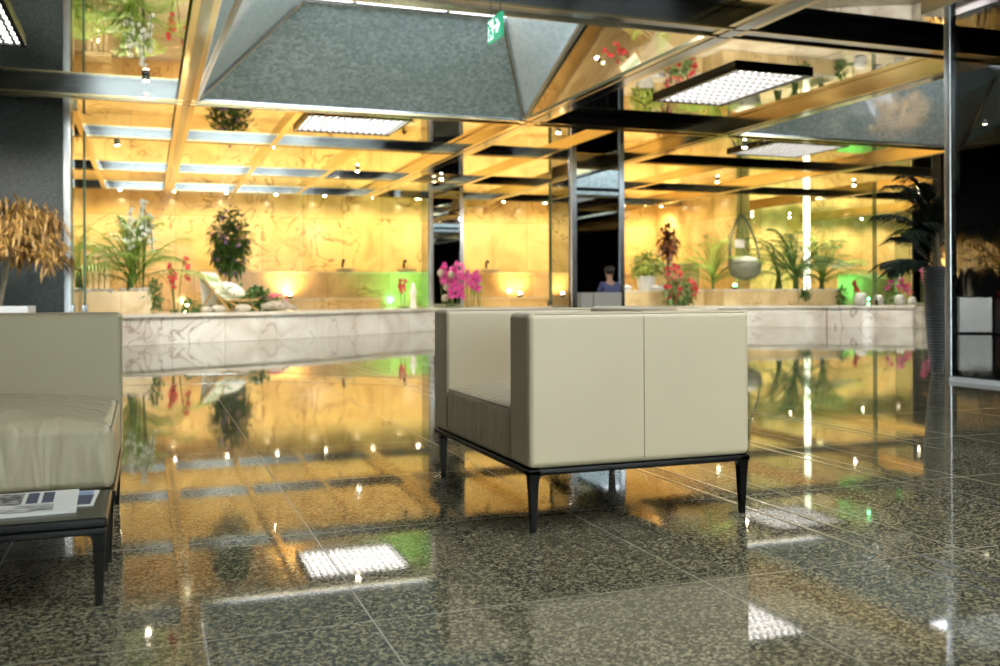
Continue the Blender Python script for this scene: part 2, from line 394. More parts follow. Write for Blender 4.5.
def smoothpts(P, n=8):
    out = []; P = [Vector(p) for p in P]
    for i in range(len(P)-1):
        a, b, c, d = P[max(i-1,0)], P[i], P[i+1], P[min(i+2, len(P)-1)]
        for k in range(n):
            t = k/n; out.append(.5*((2*b)+(c-a)*t+(2*a-5*b+4*c-d)*t*t+(3*b-a-3*c+d)*t**3))
    out.append(P[-1]); return out
for off in (0, .12, -1.0):
    trim(strip(smoothpts([(-2, 10.5+off), (0, 10+off), (1.25, 9.8+off), (2.3, 8.8+off), (3.6, 8.0+off)]), .02, 0, .0015), 'chrome_soft')
# platform of the indoor garden
RC = smoothpts([(-.96, 15.78), (-.32, 16.07), (.83, 16.74), (2.57, 17.6), (5.84, 20.0), (9, 20.4), (12.98, 18.9), (15.1, 17.6), (16.1, 17.15)], 6)
gp = thing('garden_platform', (6, 20, 0), 'low white veined marble platform carrying the indoor garden behind the armchair', 'platform')
q = MB(); vs = [(p.x, p.y+.04, .46) for p in RC]+[(p.x, 27.98 if p.x < 15.6 else 23.38, .46) for p in RC]; n = len(RC)
q.add(vs, [(i, i+1, n+i+1, n+i) for i in range(n-1)]); q.add([(XW+.02, 16.4, .46), (-.96, 16.4, .46), (-.96, 27.98, .46), (XW+.02, 27.98, .46)], [(0,1,2,3)]); q.build('top_surface', 'marble_top', gp)
strip([Vector((p.x, p.y+.1)) for p in RC], .12, 0, .44).build('riser', 'marble', gp)
strip([Vector((p.x, p.y+.1)) for p in RC], .22, .44, .5).build('coping', 'marble_top', gp)
tag(MB().box((16.12, 17.0, .0), (24, YN-.02, .47)).build('planting_bed', 'marble_top'), 'flat pale marble bed at far right under the orchids', 'platform')
# counter along the back wall
ct = thing('stone_counter', (6, 27, .46), 'long golden stone counter running along the back wall', 'counter')
MB().box((-6, 26.05, .46), (15.55, 27.95, 1.36)).build('body', 'onyx_low', ct)
MB().box((-6, 25.98, 1.36), (15.55, 27.98, 1.42)).build('slab', 'onyx_cream', ct)
bn = thing('stone_bench', (8, 25.7, .46), 'low golden stone bench in front of the counter', 'bench')
MB().box((2.9, 25.3, .46), (5.8, 26.04, .66)).build('body', 'onyx_low', bn)
MB().box((2.85, 25.26, .66), (5.85, 26.04, .71)).build('slab', 'onyx_cream', bn)
bn2 = thing('stone_bench', (10.2, 25.7, .46), 'low golden stone bench right of the narrow mirrored column', 'bench')
MB().box((8.0, 25.3, .46), (12.6, 26.04, .66)).build('body', 'onyx_low', bn2)
MB().box((7.95, 25.26, .66), (12.65, 26.04, .71)).build('slab', 'onyx_cream', bn2)
# columns
def mirror_column(x0, x1, y0, depth, label):
    t = thing('mirror_column', ((x0+x1)/2, y0, 0), label, 'column'); z0 = 0 if y0 < 18 else .46; w = .07*(x1-x0)/.95+.03
    MB().box((x0+w, y0+.02, z0), (x1-w, y0+depth-.02, ZC)).build('mirror_panel', 'mirror_dark', t)
    for a in (x0, x1-w):
        MB().box((a, y0, z0), (a+w, y0+.08, ZC)).build('corner_post', 'chrome_soft', t, bevel=.008)
        MB().box((a, y0+depth-.08, z0), (a+w, y0+depth, ZC)).build('corner_post', 'chrome', t, bevel=.008)
    MB().box((x0-.02, y0+.09, z0), (x0+w-.02, y0+depth-.09, ZC)).build('side_panel', 'mirror_dark', t)
    MB().box((x1-w+.02, y0+.09, z0), (x1+.02, y0+depth-.09, ZC)).build('side_panel', 'mirror_dark', t)
mirror_column(ax(572, 16.4), ax(625, 16.4), 16.4, .95, 'wide dark mirrored column with chrome corners behind the armchair')
mirror_column(ax(430, 24.4), ax(464, 24.4), 24.4, .85, 'narrower dark mirrored column rising behind the magenta orchids')
mirror_column(ax(912, 26), ax(912, 26)+1.0, 26, .8, 'dark mirrored column at far right behind the tall vase plant')
t = thing('granite_pier', (-3.5, 15.4, 0), 'wide dark granite pier at left with a chrome edge', 'pier')
MB().box((-6.8, 15.3, 0), (-1.13, 16.3, ZC-.002)).build('cladding', 'granite_wall', t)
MB().box((-1.13, 15.28, 0), (-1.03, 15.4, ZC)).build('chrome_edge', 'chrome_soft', t, bevel=.01)
MB().box((-1.13, 15.4, 0), (-1.04, 16.3, ZC)).build('side_panel', 'mirror_dark', t)
# glass partition to the dark room
struct(MB().box((6.66, -6, .02), (6.68, 6.62, 3.2)).build('window_4', 'glass_dark'))
trim(MB().box((6.60, 6.62, 0), (6.68, 6.69, ZC)), 'chrome_soft', bevel=.012)
trim(MB().box((6.45, -6, 3.23), (6.9, 6.8, 3.46)), 'chrome_soft', bevel=.01)
trim(MB().box((6.58, -6, 0), (6.76, 6.62, .035)), 'white_paint')
struct(MB().add([(6.76, -8.9, .004), (32.9, -8.9, .004), (32.9, 16.5, .004), (16.4, 16.5, .004), (8.6, 8.4, .004), (6.76, 6.4, .004)], [(0,1,2,3,4,5)]).build('floor_carpet', 'carpet'))
# curtains along the rear of the dark room
q = MB(); n = 340
vs = [(11+20*i/n, YS+.3+.10*math.sin(i*1.1), z) for z in (.02, 3.4) for i in range(n+1)]
q.add(vs, [(i, i+1, n+2+i, n+1+i) for i in range(n)])
tag(q.build('curtain', 'curtain', smooth=True), 'black pleated curtain reflected in the mirrored column', 'curtain')

# ------------------------------------------------------------------ ceiling lamps
def make_louvre(w, d, name_label):
    t = thing('ceiling_lamp', (0, 0, 0), name_label, 'ceiling lamp'); z1 = 0; z0 = -.06
    q = MB()
    for a, b in (((-w/2, -d/2), (w/2, -d/2+.05)), ((-w/2, d/2-.05), (w/2, d/2)), ((-w/2, -d/2), (-w/2+.05, d/2)), ((w/2-.05, -d/2), (w/2, d/2))):
        q.box((*a, z0), (*b, z1))
    q.build('frame', 'black', t)
    MB().box((-w/2+.05, -d/2+.05, -.03), (w/2-.05, d/2-.05, -.015)).build('diffuser', 'lamp', t)
    q = MB(); nx = int(w/.10); ny = int(d/.2)
    for i in range(1, nx): x = -w/2+w*i/nx; q.box((x-.017, -d/2+.05, -.058), (x+.017, d/2-.05, -.034))
    for i in range(1, ny): y = -d/2+d*i/ny; q.box((-w/2+.05, y-.006, -.058), (w/2-.05, y+.006, -.034))
    q.build('louvre', 'louvre', t); return t
LA = make_louvre(1.65, 1.6, 'square louvred ceiling lamp glowing white above the garden ledge'); LA.location = (3.15, 15.75, ZC)
copy_thing(LA, (11.65, 15.75, ZC), None, 'square louvred ceiling lamp seen small at right above the hanging chair')
LB = make_louvre(1.15, 2.1, 'large louvred ceiling lamp at upper right beyond the skylight'); LB.location = (7.42, 11.3, ZC)
copy_thing(LB, (-1.82, 10.85, ZC), None, 'louvred ceiling lamp cut by the top left corner')
for k, (x, y) in enumerate(((7.42, 2), (3.1, -2.6), (11.7, 6.65), (1.0, -6.8), (5.5, -6.8), (16.4, 11.3))):  # unseen lamps added to light the foreground
    copy_thing(LB, (x, y, ZC), None, 'added louvred ceiling lamp '+['right of the viewer between the skylights', 'above the rear of the armchair group', 'above the dark room near the tinted glass', 'before the left rear window', 'before the right rear window', 'deep in the dark room'][k], 'louvred ceiling lamps added outside the frame')
# exit sign
ex = at(496, 30, 8.1); X = 2.90
t = thing('exit_sign', (X, 8.1, 3.03), 'green exit sign with running figure and arrow hanging below the skylight beam', 'sign')
y0_, y1_, zb_ = 7.92, 8.26, 3.03
MB().box((X, y0_, zb_), (X+.03, y1_, zb_+.21)).build('panel', 'exit_green', t)
MB().box((X-.004, y0_+.19, zb_+.02), (X, y1_-.02, zb_+.19)).build('door_pictogram', 'exit_white', t)
q = MB(); xx = X-.008; yo = y0_+.245-8.22; zo = zb_+.1-2.955
for a, b in (((8.25,2.985),(8.22,2.95)), ((8.22,2.95),(8.25,2.89)), ((8.22,2.95),(8.18,2.92)), ((8.25,2.98),(8.19,2.975)), ((8.18,2.92),(8.17,2.89))): q.tube([(xx, a[0]+yo, a[1]+zo), (xx, b[0]+yo, b[1]+zo)], .009, 5)
q.ball((xx, 8.262+yo, 3.01+zo), .014); q.build('running_figure', 'exit_green', t)
q = MB(); yc = y0_+.09; zc_ = zb_+.105; q.tube([(xx, yc+.07, zc_), (xx, yc-.06, zc_)], .011, 5); q.tube([(xx, yc, zc_+.055), (xx, yc-.065, zc_), (xx, yc, zc_-.055)], .011, 5); q.build('arrow', 'exit_white', t)
for yy in (y0_+.05, y1_-.05): MB().tube([(X+.015, yy, zb_+.21), (X+.015, yy, ZC)], .006, 5).build('hanger', 'chrome', t)
# small spotlights
def spot(loc, energy, label, group, target=(0,0,-1), col=(1,.82,.42), angle=95, first=[None]):
    t = thing('ceiling_spotlight', loc, label, 'spotlight', group); x, y, z = loc
    q = MB().lathe((x, y, z), [(.045,-.07), (.05,-.03), (.05,0)], 10); q.build('housing', 'chrome', t, smooth=True)
    MB().lathe((x, y, z), [(.001,-.082), (.034,-.076), (.034,-.068)], 10).build('bulb', 'bulb', t)
    light('spot_light', 'SPOT', (x, y, z-.1), energy, col, t, .03, target, angle, .7)
ORD = ['first','second','third','fourth','fifth','sixth','seventh','eighth','ninth','tenth','eleventh','twelfth','thirteenth','fourteenth','fifteenth','sixteenth']
x = -4.6; k = 0
while x < 15.3: k += 1; spot((x, 26.9, ZC), K_SPOT, ORD[k-1]+' small spotlight from the left in the ceiling row washing the back wall', 'spotlights along the back wall', (0, .38, -1), (1,.82,.42), 135); x += 1.32
for k, x in enumerate((17, 18.6, 20.2, 21.8, 23.4, 25, 26.6, 28.2)): spot((x, 29.3, ZC), K_SPOT*1.3, ORD[k]+' small warm spotlight from the left along the far right wall', 'spotlights along the far wall', (0, .38, -1), (1,.86,.48), 135)
for k, y in enumerate((24, 25.6, 27.2)): spot((14.6, y, ZC), K_SPOT*.6, ORD[k]+' small warm spotlight from the front beside the projecting golden wall', 'spotlights beside the projecting wall', (.4, 0, -1), (1,.82,.42), 135)
for k, (x, y) in enumerate(((-.5, 19.0), (2.2, 18.4), (4.4, 21.3), (6.6, 22.2), (9.6, 21.6), (13.2, 20.6), (17.0, 20.2), (20.0, 21.2), (12.0, 24.0), (-2.8, 17.4), (18.5, 24.5), (23.5, 24))):
    spot((x, y, ZC), K_GARD, 'small warm ceiling spotlight '+['above the left stone planter', 'above the deck chair', 'left of the narrow column', 'above the magenta orchids', 'right of the wide column', 'above the hanging chair', 'above the right white pots', 'right of the vase plant', 'behind the burgundy plant', 'behind the granite pier', 'above the far marble bed', 'farthest over the marble bed'][k], 'spotlights above the garden', (0, 0, -1), (1,.92,.72), 130)
for k, (x, y) in enumerate(((0, 13.2), (3, 14.6), (6.6, 15.2), (10.6, 15.6), (13.6, 14.6), (17.5, 13.9))):  # row of added lamps that brighten the riser and garden fronts
    spot((x, y, ZC), K_GARD*1.5, ORD[k]+' added ceiling spotlight from the left brightening the front of the marble platform', 'added spotlights before the platform', (0, 1.0, -1), (1,.93,.8), 95)
def uplight(u, Y, z, label, e=22, col=(1,.72,.32), glow='upglow', target=(0, .8, .7)):
    x = ax(u, Y); t = thing('uplight', (x, Y, z), label, 'lamp')
    MB().lathe((x, Y, z), [(.05,0), (.07,.03), (.06,.08)], 10).build('housing', 'black', t)
    MB().ball((x, Y, z+.10), .05, 8, 5).build('bulb', glow, t)
    light('glow', 'SPOT', (x, Y+.02, z+.18), e, col, t, .05, target, 130, .8)
uplight(290, 25.6, .71, 'small bright uplight on the left stone bench', 30)
uplight(520, 25.6, .71, 'small bright uplight on the right stone bench', 30)
uplight(186, 24.5, .46, 'small bright uplight behind the hanging red orchid', 30)
uplight(100, 24.0, .46, 'small bright uplight behind the stone console', 22)
uplight(412, 24.8, .46, 'green uplight on the counter left of the magenta orchids', 45, (.08,1,.25), 'greenglow')
uplight(868, 26.5, .47, 'green uplight among the flowers at far right', 90, (.08,1,.25), 'greenglow')
uplight(735, 22.5, .9, 'small green uplight behind the hanging chair', 18, (.2,1,.3), 'greenglow', (0,.3,.9))
# low golden wall behind the right-hand flowers
t = thing('low_stone_wall', (ax(880, 28), 28, .47), 'low golden stone wall with green light behind the right flowers', 'wall')
MB().box((ax(838, 28), 28, .47), (ax(912, 28), 28.4, 1.45)).build('body', 'onyx_cream', t)

# ------------------------------------------------------------------ armchair
def leg(q, x, y, dx, dy, z1=.2, s=.05):
    # square tapering leg with a curved bracket towards both rails
    q.sqtube([(x, y, z1), (x, y, z1-.03), (x+dx*.012, y+dy*.012, 0)], [s, s*.9, s*.5])
    return q
AX0, AX1, AY0, AY1, ZB, ZT = 1.150, 1.985, 2.895, 3.99, .208, .712
AT = .18
a = thing('armchair', (1.57, 3.43, 0), 'beige leather cube armchair on a slim black frame, centre of the lobby', 'armchair')
def panel(q, x0, y0, z0, x1, y1, z1, name, m, par, bev=.022): q.box((x0, y0, z0), (x1, y1, z1)); return q.build(name, m, par, bevel=bev, seg=5)
near = panel(MB(), AX0, AY0, ZB, AX1, AY0+AT, ZT, 'arm_panel', 'leather', a)
far = panel(MB(), AX0, AY1-AT, ZB, AX1, AY1, ZT, 'arm_panel', 'leather', a)
back = panel(MB(), AX1-AT-.01, AY0+AT+.001, ZB, AX1-.002, AY1-AT-.001, ZT+.008, 'backrest', 'leather', a)
def seam(pts, par, r=.0016, name='seam'): return MB().tube(pts, r, 5).build(name, 'stitch', par)
sx = (AX0+AX1)/2-.0
seam([(sx, AY0-.0005, ZB+.012), (sx, AY0-.0005, ZT-.02), (sx, AY0+.006, ZT-.006), (sx, AY0+.022, ZT+.0005), (sx, AY0+AT-.022, ZT+.0005)], near)
for (pp, yy) in ((near, AY0), (far, AY1-AT)):
    for e in (0, AT): seam([(AX0+.02, yy+(.006 if e == 0 else AT-.006), ZT-.0062), (AX1-.02, yy+(.006 if e == 0 else AT-.006), ZT-.0062)], pp, .0018)
    seam([(AX0+.0055, yy+.0065, ZB+.02), (AX0+.0055, yy+.0065, ZT-.02)], pp, .002)
    seam([(AX0+.0055, yy+AT-.0065, ZB+.02), (AX0+.0055, yy+AT-.0065, ZT-.02)], pp, .002)
def cushion(q, x0, y0, z0, x1, y1, z1, crown=.035, n=14, seed=1):
    rg = random.Random(seed); vs = []; fs = []
    N = n
    def pt(i, j, top):
        u, v = i/N, j/N; x = x0+(x1-x0)*u; y = y0+(y1-y0)*v
        e = min(1, 4.5*min(u, 1-u, v, 1-v)); c = math.sin(e*math.pi/2)
        return (x, y, z1-crown+crown*c+.004*math.sin(9*u+5*v)*c) if top else (x, y, z0)
    for top in (1, 0):
        for i in range(N+1):
            for j in range(N+1): vs.append(pt(i, j, top))
    o = (N+1)**2; k = lambda i, j: i*(N+1)+j
    for i in range(N):
        for j in range(N): fs += [(k(i,j), k(i+1,j), k(i+1,j+1), k(i,j+1)), (o+k(i,j), o+k(i,j+1), o+k(i+1,j+1), o+k(i+1,j))]
    for i in range(N):
        fs += [(k(i,0), o+k(i,0), o+k(i+1,0), k(i+1,0)), (k(i+1,N), o+k(i+1,N), o+k(i,N), k(i,N)), (k(0,i+1), o+k(0,i+1), o+k(0,i), k(0,i)), (k(N,i), o+k(N,i), o+k(N,i+1), k(N,i+1))]
    return q.add(vs, fs)
c = cushion(MB(), AX0-.0, AY0+AT+.004, ZB, AX1-AT-.012, AY1-AT-.004, .425, .04).build('seat_cushion', 'leather_seat', a, bevel=.02, seg=3)
seam([(AX0+.003, AY0+AT+.03, .387), (AX0+.003, AY1-AT-.03, .387)], c, .003)
q = MB(); q.box((AX0, AY0, .186), (AX1, AY0+.045, .206)); q.box((AX0, AY1-.045, .186), (AX1, AY1, .206)); q.box((AX0, AY0, .186), (AX0+.045, AY1, .206)); q.box((AX1-.045, AY0, .186), (AX1, AY1, .206))
q.build('base_frame', 'black', a, bevel=.006)
def make_leg(x, y, sx_, sy_, par, z1=.19):
    q = MB(); n = 6; s = .034
    q.sqtube([(x, y, z1), (x, y, z1-.05), (x, y, 0)], [s, s*.82, s*.5])
    # quarter-round brackets under both rails
    for dx, dy in ((sx_, 0), (0, sy_)):
        L_, w, m = .034, .014, 7; pr_ = [(0, 0)]+[(L_-L_*math.cos(R(90*k/m)), -L_+L_*math.sin(R(90*k/m))) for k in range(m+1)]
        vs = [(x+dx*(.013+u_)+(o_ if dy else 0), y+dy*(.013+u_)+(o_ if dx else 0), z1+v_) for o_ in (-w, w) for u_, v_ in pr_]; n_ = len(pr_)
        q.add(vs, [tuple(range(n_)), tuple(range(2*n_-1, n_-1, -1))]+[(k, (k+1) % n_, n_+(k+1) % n_, n_+k) for k in range(n_)])
    return q.build('leg', 'black', par)
for x, sx_ in ((AX0+.022, 1), (AX1-.022, -1)):
    for y, sy_ in ((AY0+.022, 1), (AY1-.06, -1)): make_leg(x, y, sx_, sy_, a)
tag(MB().box((AX1-.001, AY0+.02, .26), (AX1+.006, AY0+.024, .31)).build('fabric_tag', 'black', a), 'tiny black tag on the side seam')
# ------------------------------------------------------------------ sofa at left with its low table
s = thing('sofa', (-1.2, 3.45, 0), 'olive beige leather sofa without arms cut by the left edge', 'sofa')
SX1 = -.086
panel(MB(), -2.6, 3.72, .215, SX1, 3.90, .714, 'backrest', 'sofa_leather_shaded', s, .02)
c = cushion(MB(), -2.6, 3.0, .215, SX1-.005, 3.715, .455, .05, 18).build('seat_cushion', 'sofa_seat_shaded', s, bevel=.028, seg=4)
seam([(SX1-.012, 3.02, .395), (SX1-.012, 3.69, .40)], c, .0035); seam([(SX1-.014, 3.012, .235), (SX1-.014, 3.012, .395)], c, .003)
seam([(-2.5, 3.012, .397), (SX1-.03, 3.012, .397)], c, .003)
seam([(SX1-.006, 3.727, .235), (SX1-.006, 3.727, .695)], s, .003); seam([(-2.5, 3.726, .708), (SX1-.02, 3.726, .708)], s, .002)
MB().box((-2.6, 3.0, .185), (SX1, 3.9, .213)).build('base_frame', 'black', s, bevel=.006)
for x, sx_ in ((-2.57, 1), (SX1-.022, -1)):
    for y, sy_ in ((3.03, 1), (3.87, -1)): make_leg(x, y, sx_, sy_, s)
tb = thing('low_table', (-.9, 2.8, 0), 'low black lacquered table in front of the left sofa', 'table')
MB().box((-1.7, 2.585, .20), (-.095, 2.965, .225)).build('tabletop', 'black', tb, bevel=.005)
MB().box((-1.695, 2.59, .182), (-.10, 2.96, .1995)).build('apron', 'black', tb, bevel=.003)
for x, sx_ in ((-1.66, 1), (-.115, -1)):
    for y, sy_ in ((2.62, 1), (2.94, -1)): make_leg(x, y, sx_, sy_, tb, .186)
# newspapers
def paper(x0, y0, x1, y1, z, rz, name, label):
    c = ((x0+x1)/2, (y0+y1)/2, 0); t = thing(name, (c[0], c[1], z), label, name.replace('_', ' ')); return t, c
t, c = paper(-.78, 2.66, -.26, 2.93, .2255, 0, 'newspaper', 'folded newspaper with dark photo and blue pictures lying on the low table')
MB().box((-.80, 2.655, .2255), (-.175, 2.945, .2325), R(2), c).build('pages', 'paper', t)
MB().box((-.79, 2.665, .2326), (-.23, 2.765, .2332), R(2), c).build('text_column', 'print', t)
MB().box((-.79, 2.775, .2326), (-.31, 2.93, .2332), R(2), c).build('front_photo', 'photo', t)
for k in range(2): MB().box((-.300+.038*k, 2.78, .2326), (-.272+.038*k, 2.925, .2332), R(2), c).build('blue_picture', 'blue_print', t)
q = MB().box((-.95, 2.625, .2256), (-.38, 2.80, .2300), R(4)); tag(q.build('newspaper', 'print'), 'second newspaper sticking out under the front edge of the folded one', 'newspaper')
t = thing('magazine', (-.2, 2.86, .2255), 'thin magazine with dark blue cover at the right of the newspapers', 'magazine')
MB().box((-.215, 2.74, .2256), (-.13, 2.945, .2285), R(-2)).build('pages', 'paper', t)
MB().box((-.205, 2.752, .2286), (-.14, 2.88, .2290), R(-2)).build('cover', 'blue_print', t)
MB().box((-.205, 2.885, .2286), (-.14, 2.935, .2290), R(-2)).build('masthead', 'lightblue', t)

# ------------------------------------------------------------------ plants
def rdir(rg, up=0): 
    v = Vector((rg.gauss(0,1), rg.gauss(0,1), rg.gauss(0,1)+up)); return v.normalized()
def bush(q, c, r, n, L, rg, Wd=None, droop=.3, shell=.35):
    c = Vector(c)
    for _ in range(n):
        d = rdir(rg); k = shell+(1-shell)*rg.random(); p = c+Vector((d.x*r[0], d.y*r[1], d.z*r[2]))*k
        dd = (d+rdir(rg)*.8); q.leaf(p, dd, L*rg.uniform(.7, 1.2), (Wd or L*.45), droop)
    return q
def blossoms(q, pts, r, rg, petals=5):
    for p in pts:
        p = Vector(p); n = rdir(rg); n.y -= 1.0; n.normalize(); a = n.cross(Vector((0,0,1))).normalized(); b = n.cross(a)
        for k in range(petals):
            an = 6.2832*k/petals+rg.random()*.3; d = a*math.cos(an)+b*math.sin(an); s_ = n.cross(d)
            q.add([p, p+d*r*.6+s_*r*.42, p+d*r-n*r*.15, p+d*r*.6-s_*r*.42], [(0,1,2,3)])
        q.ball(p, r*.2, 5, 3)
    return q
def frond_mb(base, az_, el, L, leaf_l, leaf_w, n, rg, droop=.55):
    q = MB(); d = Vector((math.cos(az_)*math.cos(el), math.sin(az_)*math.cos(el), math.sin(el))); pts = []
    for i in range(9):
        t_ = i/8; pts.append(Vector(base)+d*L*t_+Vector((0,0,-1))*droop*L*t_*t_)
    q.tube(pts, [.009*(1-.8*i/8)*L for i in range(9)], 5)
    side = d.cross(Vector((0,0,1))); side = side.normalized() if side.length > .05 else Vector((1,0,0))
    for i in range(n):
        t_ = .18+.82*i/(n-1); k = min(7, int(t_*8)); f = t_*8-k; p = pts[k].lerp(pts[k+1], f); tg = (pts[k+1]-pts[k]).normalized()
        ll = leaf_l*math.sin(math.pi*(.12+.82*t_))**.6*rg.uniform(.85, 1.1)
        for sg in (-1, 1): q.leaf(p, tg*.7+side*sg*.9+Vector((0,0,.1)), ll, leaf_w, .5, n=1)
    return q
def palm(name, u, Y, z, top_v, label, m='palm', nf=12, seed=1, ls=.34, spread=1.0, dx=0, cat='palm', lw=.035, trunk=.25):
    rg = random.Random(seed); x = ax(u, Y)+dx; H_ = az(u, top_v, Y)-z; t = thing(name, (x, Y, z), label, cat)
    q = MB()
    for k in range(4): q.tube([(x+rg.uniform(-.08,.08), Y+rg.uniform(-.06,.06), z-.02), (x+rg.uniform(-.05,.05), Y, z+trunk*H_+.05)], [.035, .02], 6)
    q.build('stem', 'green_stem', t)
    for k in range(nf):
        az_ = 6.2832*k/nf+rg.uniform(-.25,.25); el = R(rg.choice((32, 48, 62, 74, 84))); L = H_*rg.uniform(1.0, 1.3)*(1.0 if el > 1 else .8)*spread
        frond_mb((x, Y, z+trunk*H_*rg.uniform(.3, 1)), az_, el, L, ls*H_*.62, lw*H_*.42, 17, rg, .48).build('frond', m, t)
    return t
def orchid(u, Y, z, top_v, label, m, n=5, wpx=20, seed=1, fr=.06, extra=None, sway=1):
    rg = random.Random(seed); x = ax(u, Y); d_ = Y*CY+x*SY; H_ = az(u, top_v, Y)-z; wx_ = wpx*d_/FPX; t = thing('orchid', (x, Y, z), label, 'orchid')
    q = MB(); st = MB(); fl = MB()
    for _ in range(14): an = rg.random()*6.28; q.leaf((x+rg.uniform(-.4,.4)*wx_, Y+rg.uniform(-.1,.1), z), (math.cos(an), math.sin(an), .8), .28, .07, .6)
    q.build('leaves', 'leaf_mid', t)
    for k in range(n):
        s_ = rg.uniform(-.5,.5)*wx_; hh = H_*rg.uniform(.7, 1.0); ex_ = s_+rg.uniform(-.25,.25)*wx_*sway
        pts = [(x+s_*.3, Y, z), (x+s_*.7, Y, z+hh*.6), (x+(s_+ex_)/2, Y-.03, z+hh), (x+ex_*1.15, Y-.08, z+hh*.86), (x+ex_*1.35, Y-.12, z+hh*.62)]
        st.tube(pts, .008, 4)
        P_ = smoothpts(pts[1:], 4)
        blossoms(fl, [p+Vector((rg.uniform(-.04,.04), rg.uniform(-.04,.04), rg.uniform(-.04,.04))) for p in P_[2:]], fr, rg)
    st.build('stems', 'green_stem', t); fl.build('blossoms', m, t)
    return t
# left stone planter
px0, px1 = at(70, 292, 17.4).x, at(152, 292, 17.4).x
t = thing('stone_planter', ((px0+px1)/2, 17.6, .46), 'cream stone planter box at left holding palm and white orchid', 'planter')
q = MB(); q.box((px0, 17.4, .44), (px1, 17.5, .86)); q.box((px0, 18.9, .44), (px1, 19.0, .86)); q.box((px0, 17.5, .44), (px0+.1, 18.9, .86)); q.box((px1-.1, 17.5, .44), (px1, 18.9, .86))
q.build('box', 'onyx_cream', t, bevel=.01); MB().box((px0+.1, 17.5, .7), (px1-.1, 18.9, .82)).build('soil', 'soil', t)
rg = random.Random(4); q = MB()
for k in range(46): q.ball((rg.uniform(px0+.05, px1-.05), rg.uniform(17.42, 17.6), .86+rg.uniform(-.01,.03)), rg.uniform(.03,.06), 6, 4, (1.2,1,.7))
tag(q.build('pebbles', 'stone', t, smooth=True), kind='stuff')
palm('areca_palm', 132, 18.2, .82, 196, 'feathery green areca palm in the left stone planter', 'palm', 34, 3, .40, .95)
palm('areca_palm', 78, 18.5, .82, 205, 'tall green palm squeezed beside the granite pier edge', 'palm', 16, 8, .3, .8)
orchid(141, 17.9, .82, 198, 'white orchid arching above the left stone planter', 'white_pet', 6, 22, 5, .05)
q = bush(MB(), (px1+.02, 17.55, .78), (.16, .2, .3), 170, .11, random.Random(3)); t = thing('ivy', (px1, 17.5, .5), 'dark ivy tumbling over the right corner of the left planter', 'plant'); q.build('leaves', 'leaf', t)
MB().tube([(px1-.1, 17.6, .82), (px1, 17.45, .9), (px1+.05, 17.4, .6)], .012, 5).build('stem', 'green_stem', t)
# stone console
x0, x1 = ax(85, 21), ax(113, 21); zt = az(100, 253, 21)
t = thing('stone_console', ((x0+x1)/2, 21, .46), 'pale stone console on slim legs behind the left planter', 'console')
MB().box((x0, 20.8, zt-.08), (x1, 21.4, zt)).build('top', 'onyx_cream', t, bevel=.01)
for k in range(4): xx = x0+.07+(x1-x0-.2)*k/3; MB().box((xx, 20.86, .46), (xx+.07, 21.3, zt-.08)).build('leg', 'onyx_cream', t)
# red orchid hanging
orchid(176, 20.0, .46, 256, 'dark red orchid drooping left of the deck chair', 'red', 5, 16, 11, .045)
q = bush(MB(), (ax(190, 18.6), 18.6, .58), (.22, .2, .14), 110, .12, random.Random(8)); t = thing('ground_plant', (ax(190, 18.6), 18.6, .46), 'low leafy plant at the left foot of the deck chair', 'plant'); q.build('leaves', 'leaf_mid', t)
# flowering standard tree
Y = 23.6; x = ax(230, Y); t = thing('flowering_tree', (x, Y, .46), 'round dark leafed flowering tree on a thin trunk behind the deck chair', 'tree')
MB().tube([(x, Y, .46), (x-.03, Y, .9), (x+.02, Y, 1.45), (x, Y, 2.2)], [.05,.04,.035,.02], 7).build('trunk', 'stem', t)
zc = (az(230, 205, Y)+az(230, 276, Y))/2; rz_ = (az(230, 205, Y)-az(230, 276, Y))/2
q = bush(MB(), (x, Y, zc), (.47, .47, rz_*.95), 1000, .17, random.Random(5), droop=.5); q.build('foliage', 'leaf', t)
rg = random.Random(9); blossoms(MB(), [Vector((x, Y, zc))+Vector((d.x*.45, d.y*.45-.05, d.z*rz_)) for d in (rdir(rg) for _ in range(40))], .05, rg).build('blossoms', 'purple', t)
def rosette(u, Y, z, L, label, m='leaf_mid', n=22, seed=2, name='bromeliad', wd=.09):
    rg = random.Random(seed); x = ax(u, Y); t = thing(name, (x, Y, z), label, 'plant'); q = MB()
    for k in range(n): an = k*2.4; el = R(20+55*k/n); q.leaf((x, Y, z+.02), (math.cos(an)*math.cos(el), math.sin(an)*math.cos(el), math.sin(el)), L*rg.uniform(.8,1.1), wd*L, .35)
    q.build('leaves', m, t); MB().tube([(x, Y, z-.02), (x, Y, z+.1*L)], .04*L+.01, 6).build('stem', 'stem', t); return t
rosette(236, 22.4, .46, 1.15, 'large spiky rosette plant with arching leaves behind the deck chair', 'leaf_mid', 26, 2)
rosette(213, 22, .46, .8, 'smaller spiky rosette plant seen above the deck chair back', 'leaf', 18, 6)
